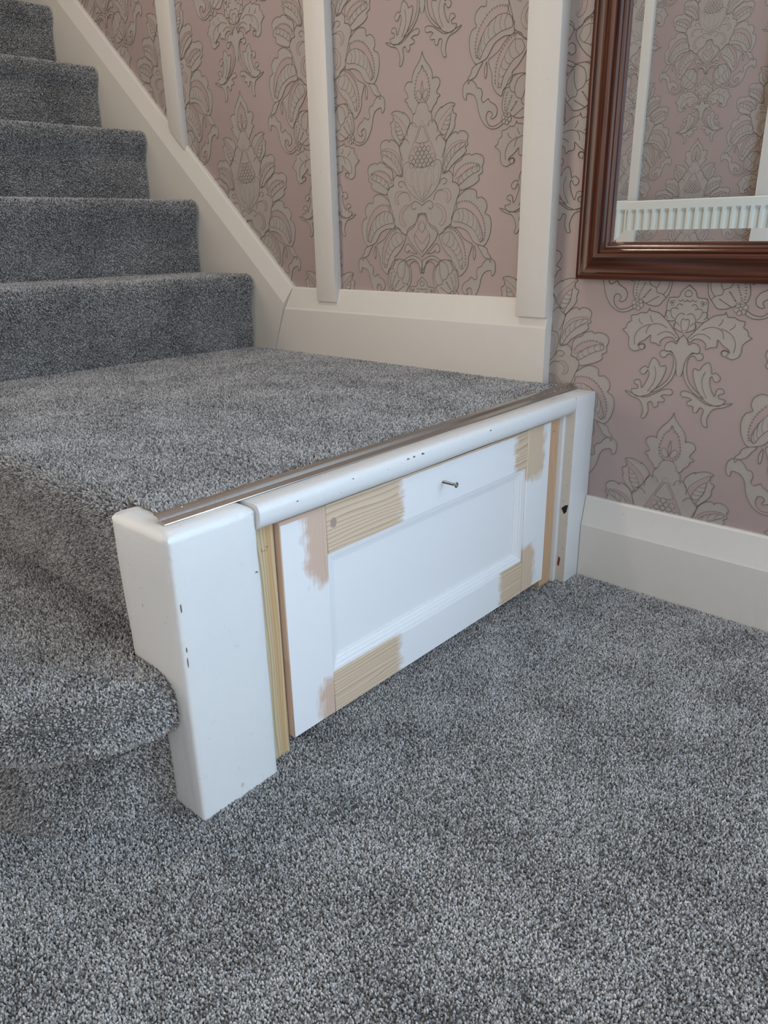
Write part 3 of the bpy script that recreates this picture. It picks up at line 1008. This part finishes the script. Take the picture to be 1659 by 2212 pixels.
chip = mesh('paint_chip', [(-0.010, -0.0704, 0.143), (-0.004, -0.0704, 0.133), (0.0005, -0.0704, 0.138), (0.003, -0.0704, 0.152), (-0.003, -0.0704, 0.150),
                           (-0.010, -0.0694, 0.143), (-0.004, -0.0694, 0.133), (0.0005, -0.0694, 0.138), (0.003, -0.0694, 0.152), (-0.003, -0.0694, 0.150)],
            [(0, 1, 2, 3, 4), (9, 8, 7, 6, 5)] + [(i, i + 5, (i + 1) % 5 + 5, (i + 1) % 5) for i in range(5)])
kid(tag(obj('paint_chip', chip, DARK), 'dark chip in the paint'), post)
chip = mesh('paint_chip', [(-0.011, -0.0704, 0.030), (-0.007, -0.0704, 0.028), (-0.005, -0.0704, 0.044), (-0.009, -0.0704, 0.048),
                           (-0.011, -0.0694, 0.030), (-0.007, -0.0694, 0.028), (-0.005, -0.0694, 0.044), (-0.009, -0.0694, 0.048)],
            [(0, 1, 2, 3), (7, 6, 5, 4)] + [(i, i + 4, (i + 1) % 4 + 4, (i + 1) % 4) for i in range(4)])
kid(tag(obj('paint_chip', chip, REDP), 'chip showing old red paint'), post)


def mitred(name, prof, a0, a1, b0, b1, side, P):
    """one mitred side of a rectangular frame; prof = (inset from the outer edge, depth)"""
    V_, n_ = [], len(prof)
    for end in (0, 1):
        for w_, d_ in prof:
            if side == 'bottom':
                V_.append(P((a0 + w_) if end == 0 else (a1 - w_), b0 + w_, d_))
            elif side == 'top':
                V_.append(P((a0 + w_) if end == 0 else (a1 - w_), b1 - w_, d_))
            elif side == 'left':
                V_.append(P(a0 + w_, (b0 + w_) if end == 0 else (b1 - w_), d_))
            else:
                V_.append(P(a1 - w_, (b0 + w_) if end == 0 else (b1 - w_), d_))
    bm_ = bmesh.new()
    vs_ = [bm_.verts.new(v) for v in V_]
    bm_.faces.new(vs_[:n_])
    bm_.faces.new(vs_[n_:][::-1])
    for i in range(n_):
        bm_.faces.new((vs_[i], vs_[i + n_], vs_[(i + 1) % n_ + n_], vs_[(i + 1) % n_]))
    return from_bm(name, bm_, 30)


# the door itself
XD = -0.0125
yl, yil, yir, yr_, zb, zib, zit, ztp = -0.7235, -0.650, -0.192, -0.1205, 0.0175, 0.0775, 0.2490, 0.3135
# bare wood only where the joints were never primed
M_SL = pine('stile_pine_left', PINKW[0], PINKW[1], 'z', [(-0.688, -0.60, 0.212, 0.40), (-0.679, -0.60, -0.05, 0.078)], 260.0, 0.0, 0.55, crisp=(0.3095,))
M_SR = pine('stile_pine_right', PALE[0], PALE[1], 'z', [(-0.23, -0.138, 0.222, 0.40), (-0.23, -0.152, -0.05, 0.108)], 210.0, 5.0, 0.7)
M_RT = pine('rail_pine_top', PALE[0], PALE[1], 'y', [(-0.70, -0.508, 0.20, 0.40), (-0.232, -0.15, 0.20, 0.40)], 150.0, 1.7, 0.9, crisp=(0.3115,))
M_RB = pine('rail_pine_bottom', PALE[0], PALE[1], 'y', [(-0.70, -0.515, -0.05, 0.12), (-0.262, -0.15, -0.05, 0.12)], 150.0, 3.3, 0.9)
xb_ = XD - 0.024
door = kid(tag(obj('door', box_me('door', xb_ + 0.002, XD - 0.0125, yil, yir, zib, zit), PRIMER), 'half primed pine panel door'), cup)
me_ = box_me('stile', xb_, XD, yl, yil, zb, ztp, 0.0012, 1)
me_.materials.append(M_SL)
me_.materials.append(pine('stile_edge_pine', PINKW[0], PINKW[1], 'z', None, 90.0, 0.0, 0.5))
for p in me_.polygons:
    if p.normal.y < -0.6:
        p.material_index = 1
kid(obj('stile', me_, None), door)
#, yil, zb, ztp, 0.0012, 1), M_SL), door)
kid(obj('stile', box_me('stile', xb_, XD, yir, yr_, zb, ztp, 0.0012, 1), M_SR), door)
kid(obj('top_rail', box_me('top_rail', xb_, XD - 0.0002, yil, yir, zit, ztp, 0.0006, 1), M_RT), door)
kid(obj('bottom_rail', box_me('bottom_rail', xb_, XD - 0.0002, yil, yir, zb, zib, 0.0006, 1), M_RB), door)
mp = [(0.0, XD - 0.02), (0.0, XD - 0.0035), (0.0035, XD - 0.0030), (0.0042, XD - 0.0060), (0.0085, XD - 0.0060), (0.0095, XD - 0.0085), (0.0135, XD - 0.0090), (0.0145, XD - 0.0108), (0.0180, XD - 0.0112), (0.0190, XD - 0.020)]
for side in ('left', 'right', 'top', 'bottom'):
    kid(obj('moulding', mitred('moulding', mp, yil, yir, zib, zit, side, lambda a, b_, d_: (d_, a, b_)), PRIMER), door)


def lathe_x(name, prof, y, z, n=16):
    V_, F_ = [], []
    for x, r in prof:
        for i in range(n):
            a = 2 * math.pi * i / n
            V_.append((x, y + r * math.cos(a), z + r * math.sin(a)))
    for k_ in range(len(prof) - 1):
        for i in range(n):
            F_.append((k_ * n + i, k_ * n + (i + 1) % n, (k_ + 1) * n + (i + 1) % n, (k_ + 1) * n + i))
    F_.append(tuple(range(n)))
    F_.append(tuple((len(prof) - 1) * n + i for i in range(n))[::-1])
    bm_ = bmesh.new()
    bm_.from_mesh(mesh(name, V_, F_))
    return from_bm(name, bm_, 40)


ys, zs = -0.4205, 0.2840
pr = [(XD - 0.01, 0.0016)]
x = XD
while x < 0.0065:
    pr += [(x, 0.0015), (x + 0.0006, 0.0022), (x + 0.0012, 0.0015)]
    x += 0.0013
pr += [(0.0080, 0.0018), (0.0112, 0.0042), (0.0120, 0.0042), (0.0124, 0.0036), (0.0122, 0.0018), (0.0105, 0.0006)]
screw = kid(tag(obj('screw', lathe_x('screw', pr, ys, zs), STEEL), 'steel wood screw sticking out as a handle'), door)
KN = mesh('knot', [(XD + 0.0001, -0.6385 + 0.0052 * math.cos(t * 0.3927), 0.2878 + 0.0066 * math.sin(t * 0.3927)) for t in range(16)] + [(XD - 0.002, -0.6385 + 0.0052 * math.cos(t * 0.3927), 0.2878 + 0.0066 * math.sin(t * 0.3927)) for t in range(16)],
          [tuple(range(16))] + [(i, i + 16, (i + 1) % 16 + 16, (i + 1) % 16) for i in range(16)])
kid(tag(obj('knot', KN, simple('pine_knot', (0.36, 0.27, 0.22), 0.6)), 'small round pine knot'), door)

# ------------------------------------------------------------------ metal carpet edge strip
sp = [(0.0, 0.3500), (0.0004, 0.3508), (0.0080, 0.3530), (0.0108, 0.3562), (0.0122, 0.3570), (0.0195, 0.3578), (0.0195, 0.3566), (0.0128, 0.3557), (0.0117, 0.3547), (0.0088, 0.3518), (0.0015, 0.3500)]
estrip = [(-0.0215 - a, z) for a, z in sp]
me_ = prism_me('carpet_edge_strip', estrip, 'y', -0.861, -0.004, smooth=25)
for v in me_.vertices:
    v.co.x -= (v.co.y + 0.86) * 0.011
strip = tag(obj('carpet_edge_strip', me_, ALU), 'silver metal carpet edge strip along the open side of the landing', 'carpet strip')
for yy in (-0.83, -0.66, -0.50, -0.34, -0.18, -0.05):
    bm = bmesh.new()
    bmesh.ops.create_cone(bm, cap_ends=True, segments=10, radius1=0.0022, radius2=0.0016, depth=0.0010, matrix=Matrix.Translation((-0.0375 - (yy + 0.86) * 0.011, yy, 0.3579)))
    kid(obj('pin', from_bm('pin', bm), STEEL), strip)

# ------------------------------------------------------------------ mirror
mx0, mx1, mz0, mz1 = -0.041, 0.640, 0.5385, 1.50
mirror = tag(empty('wall_mirror', (mx0 + 0.34, 0, mz0)), 'wall mirror in a dark red-brown moulded wooden frame on mauve wallpaper', 'mirror')
fp = [(0.0, 0.0), (0.0, -0.019), (0.0015, -0.0225), (0.005, -0.0245), (0.009, -0.0245), (0.0105, -0.0215), (0.012, -0.0205), (0.017, -0.0205), (0.023, -0.0225), (0.029, -0.0265), (0.033, -0.0305), (0.036, -0.0325), (0.0395, -0.0325),
      (0.0415, -0.0305), (0.0420, -0.0255), (0.0440, -0.0262), (0.0465, -0.0255), (0.0480, -0.0225), (0.0490, -0.0205), (0.0510, -0.0208), (0.0530, -0.0195), (0.0545, -0.0165), (0.0565, -0.0160), (0.0585, -0.0135), (0.0590, -0.0095), (0.0590, 0.0)]
for side in ('left', 'right', 'top', 'bottom'):
    kid(obj('frame_rail', mitred('frame_rail', fp, mx0, mx1, mz0, mz1, side, lambda a, b_, d_: (a, d_ , b_)), FRAME_V if side in ('left', 'right') else FRAME_H), mirror)
# bevelled silvered glass
g0, g1, h0, h1 = mx0 + 0.056, mx1 - 0.056, mz0 + 0.056, mz1 - 0.056
bw, bd = 0.0205, 0.0205 * math.tan(math.radians(3.3))
yb_ = -0.010
Vg = [(g0, yb_ - bd, h0), (g1, yb_ - bd, h0), (g1, yb_ - bd, h1), (g0, yb_ - bd, h1), (g0 + bw, yb_, h0 + bw), (g1 - bw, yb_, h0 + bw), (g1 - bw, yb_, h1 - bw), (g0 + bw, yb_, h1 - bw),
      (g0, -0.004, h0), (g1, -0.004, h0), (g1, -0.004, h1), (g0, -0.004, h1)]
glass = mesh('mirror_glass', Vg, [(4, 5, 6, 7), (0, 1, 5, 4), (1, 2, 6, 5), (2, 3, 7, 6), (3, 0, 4, 7), (0, 8, 9, 1), (1, 9, 10, 2), (2, 10, 11, 3), (3, 11, 8, 0), (8, 11, 10, 9)])
kid(obj('mirror_glass', glass, SILVER), mirror)
kid(obj('backing_board', box_me('backing_board', mx0 + 0.055, mx1 - 0.055, -0.0035, 0.0, mz0 + 0.055, mz1 - 0.055), BACKB), mirror)

# ------------------------------------------------------------------ radiator across the hall (seen in the mirror)
rad = tag(empty('panel_radiator', (-0.27, YF + 0.07, 0.12)), 'white ribbed panel radiator across the hall, seen in the mirror', 'radiator')
rx0, rx1, rz0, rz1, ry = -0.905, 0.36, 0.12, 0.7165, YF + 0.10
pitch = 0.0335
top_z, bot_z = rz1 - 0.032, rz0 + 0.032
xs_, ds = [rx0], [0.0]
x = rx0 + 0.025
while x + pitch < rx1 - 0.02:
    xs_ += [x, x + 0.0065, x + 0.019, x + 0.0255]
    ds += [0.0, -0.011, -0.011, 0.0]
    x += pitch
xs_ += [rx1]
ds += [0.0]
rows = [(rz0, 0.0), (bot_z, 0.0), (bot_z + 0.012, 1.0), (top_z - 0.012, 1.0), (top_z, 0.0), (rz1 - 0.004, 0.0), (rz1, -0.25)]
V, F = [], []
for z, k_ in rows:
    for x_, d_ in zip(xs_, ds):
        V.append((x_, ry + (d_ * k_ if k_ >= 0 else -0.003), z))
n_ = len(xs_)
for r in range(len(rows) - 1):
    for i in range(n_ - 1):
        F.append((r * n_ + i, (r + 1) * n_ + i, (r + 1) * n_ + i + 1, r * n_ + i + 1))
me_ = mesh('ribbed_panel', V, F)
kid(obj('ribbed_panel', me_, RADW), rad)
kid(obj('back_panel', box_me('back_panel', rx0 + 0.01, rx1 - 0.01, YF + 0.03, YF + 0.04, rz0, rz1 - 0.005), RADW), rad)
kid(obj('side_panel', box_me('side_panel', rx0 - 0.002, rx0, YF + 0.03, ry, rz0, rz1 - 0.002), RADW), rad)
kid(obj('side_panel', box_me('side_panel', rx1, rx1 + 0.002, YF + 0.03, ry, rz0, rz1 - 0.002), RADW), rad)
gr = kid(obj('top_grille', box_me('top_grille', rx0, rx1, YF + 0.03, YF + 0.034, rz1 - 0.006, rz1), RADW), rad)
x = rx0
bar = box_me('grille_bar', 0, 0.006, YF + 0.03, ry - 0.003, rz1 - 0.004, rz1 - 0.001)
while x < rx1:
    o = kid(obj('grille_bar', bar, RADW), gr)
    o.location = (x, 0, 0)
    x += 0.03
for xx in (-0.7, 0.12):
    kid(obj('wall_bracket', box_me('wall_bracket', xx, xx + 0.03, YF + 0.003, YF + 0.03, 0.2, 0.6), RADW), rad)


# ------------------------------------------------------------------ small wear marks
def fleck(name, pts, nx, mat, parent, label=None):
    """thin irregular flake on an x-facing surface; pts are (y, z)"""
    n_ = len(pts)
    V_ = [(nx + 0.0004, y_, z_) for y_, z_ in pts] + [(nx - 0.0012, y_, z_) for y_, z_ in pts]
    F_ = [tuple(range(n_)), tuple(range(2 * n_ - 1, n_ - 1, -1))] + [(i, i + n_, (i + 1) % n_ + n_, (i + 1) % n_) for i in range(n_)]
    bm_ = bmesh.new()
    bm_.from_mesh(mesh(name, V_, F_))
    o_ = kid(obj(name, from_bm(name, bm_), mat), parent)
    if label:
        o_['label'] = label
    return o_


def blob(cy, cz, ry, rz, seed):
    rnd = random.Random(seed)
    return [(cy + ry * rnd.uniform(0.55, 1.0) * math.cos(t * 0.7854), cz + rz * rnd.uniform(0.55, 1.0) * math.sin(t * 0.7854)) for t in range(8)]


CHIPC = simple('bare_chip', (0.16, 0.12, 0.09), 0.8)
rail_o = [c for c in cup.children if c.name.startswith('nosing_rail')][0]
for i, (cy, cz, ry, rz) in enumerate([(-0.518, 0.3440, 0.0030, 0.0010), (-0.506, 0.3442, 0.0026, 0.0013), (-0.488, 0.3442, 0.0034, 0.0015), (-0.710, 0.3400, 0.0022, 0.0010), (-0.62, 0.3432, 0.0016, 0.0008), (-0.33, 0.3436, 0.0018, 0.0009)]):
    fleck('paint_chip', blob(cy, cz, ry, rz, i), 0.0058, CHIPC, rail_o)
for i, (cy, cz, ry, rz) in enumerate([(-0.8678, 0.267, 0.0006, 0.0060), (-0.8676, 0.2187, 0.0008, 0.0040), (-0.8680, 0.2050, 0.0005, 0.0070), (-0.770, 0.2725, 0.0016, 0.0009), (-0.817, 0.0135, 0.0022, 0.0034)]):
    fleck('paint_chip', blob(cy, cz, ry, rz, 20 + i), 0.0006, CHIPC if i != 4 else BEIGE, newel)
PENCIL = simple('pencil_graphite', (0.16, 0.14, 0.12), 0.7)


def stroke(pts, nx, parent):
    V_, F_ = [], []
    for i in range(len(pts) - 1):
        a_, b_ = Vector(pts[i]), Vector(pts[i + 1])
        d_ = (b_ - a_).normalized() * 0.00025
        q_ = Vector((-d_.y, d_.x))
        s_ = len(V_)
        for p_ in (a_ - d_ + q_, a_ - d_ - q_, b_ + d_ - q_, b_ + d_ + q_):
            V_.append((nx, p_.x, p_.y))
        F_.append((s_, s_ + 1, s_ + 2, s_ + 3))
    kid(obj('pencil_mark', mesh('pencil_mark', V_, F_), PENCIL), parent)


lin = [c for c in cup.children if c.name.startswith('lining_strip')]
lin.sort(key=lambda o_: o_.data.vertices[0].co.y)
stroke([(-0.7451, 0.2863), (-0.7455, 0.2823), (-0.7375, 0.2826)], -0.02025, lin[0])
stroke([(-0.7390, 0.2862), (-0.7374, 0.2872), (-0.7364, 0.2857), (-0.7384, 0.2850)], -0.02025, lin[0])
stroke([(-0.0982, 0.2960), (-0.0992, 0.2903)], -0.01925, lin[1])
stroke([(-0.1037, 0.2917), (-0.0939, 0.2895)], -0.01925, lin[1])


# ------------------------------------------------------------------ unseen ceiling light, added to brighten the upper steps
cl = tag(empty('added_ceiling_light', (-0.75, -0.75, ZC)), 'round flush ceiling light added out of view to brighten the stairs', 'ceiling light')
bm = bmesh.new()
bmesh.ops.create_cone(bm, cap_ends=True, segments=32, radius1=0.15, radius2=0.15, depth=0.03, matrix=Matrix.Translation((-0.75, -0.75, ZC - 0.015)))
kid(obj('base', from_bm('base', bm, 40), RADW), cl)
bm = bmesh.new()
bmesh.ops.create_cone(bm, cap_ends=True, segments=32, radius1=0.11, radius2=0.14, depth=0.03, matrix=Matrix.Translation((-0.75, -0.75, ZC - 0.045)))
sh = NT('opal_shade')
sh.set(**{'Base Color': c4(0.85, 0.8, 0.7), 'Emission Color': c4(1.0, 0.86, 0.7), 'Emission Strength': 2.0})
kid(obj('opal_shade', from_bm('opal_shade', bm, 40), sh.m), cl)
d_ = bpy.data.lights.new('stair_fill_lamp', 'AREA')
d_.shape, d_.size, d_.energy, d_.color = 'DISK', 0.20, 9.0, (1.0, 0.86, 0.70)
o_ = bpy.data.objects.new('stair_fill_lamp', d_)
COL.objects.link(o_)
o_.location = (-0.75, -0.75, ZC - 0.065)
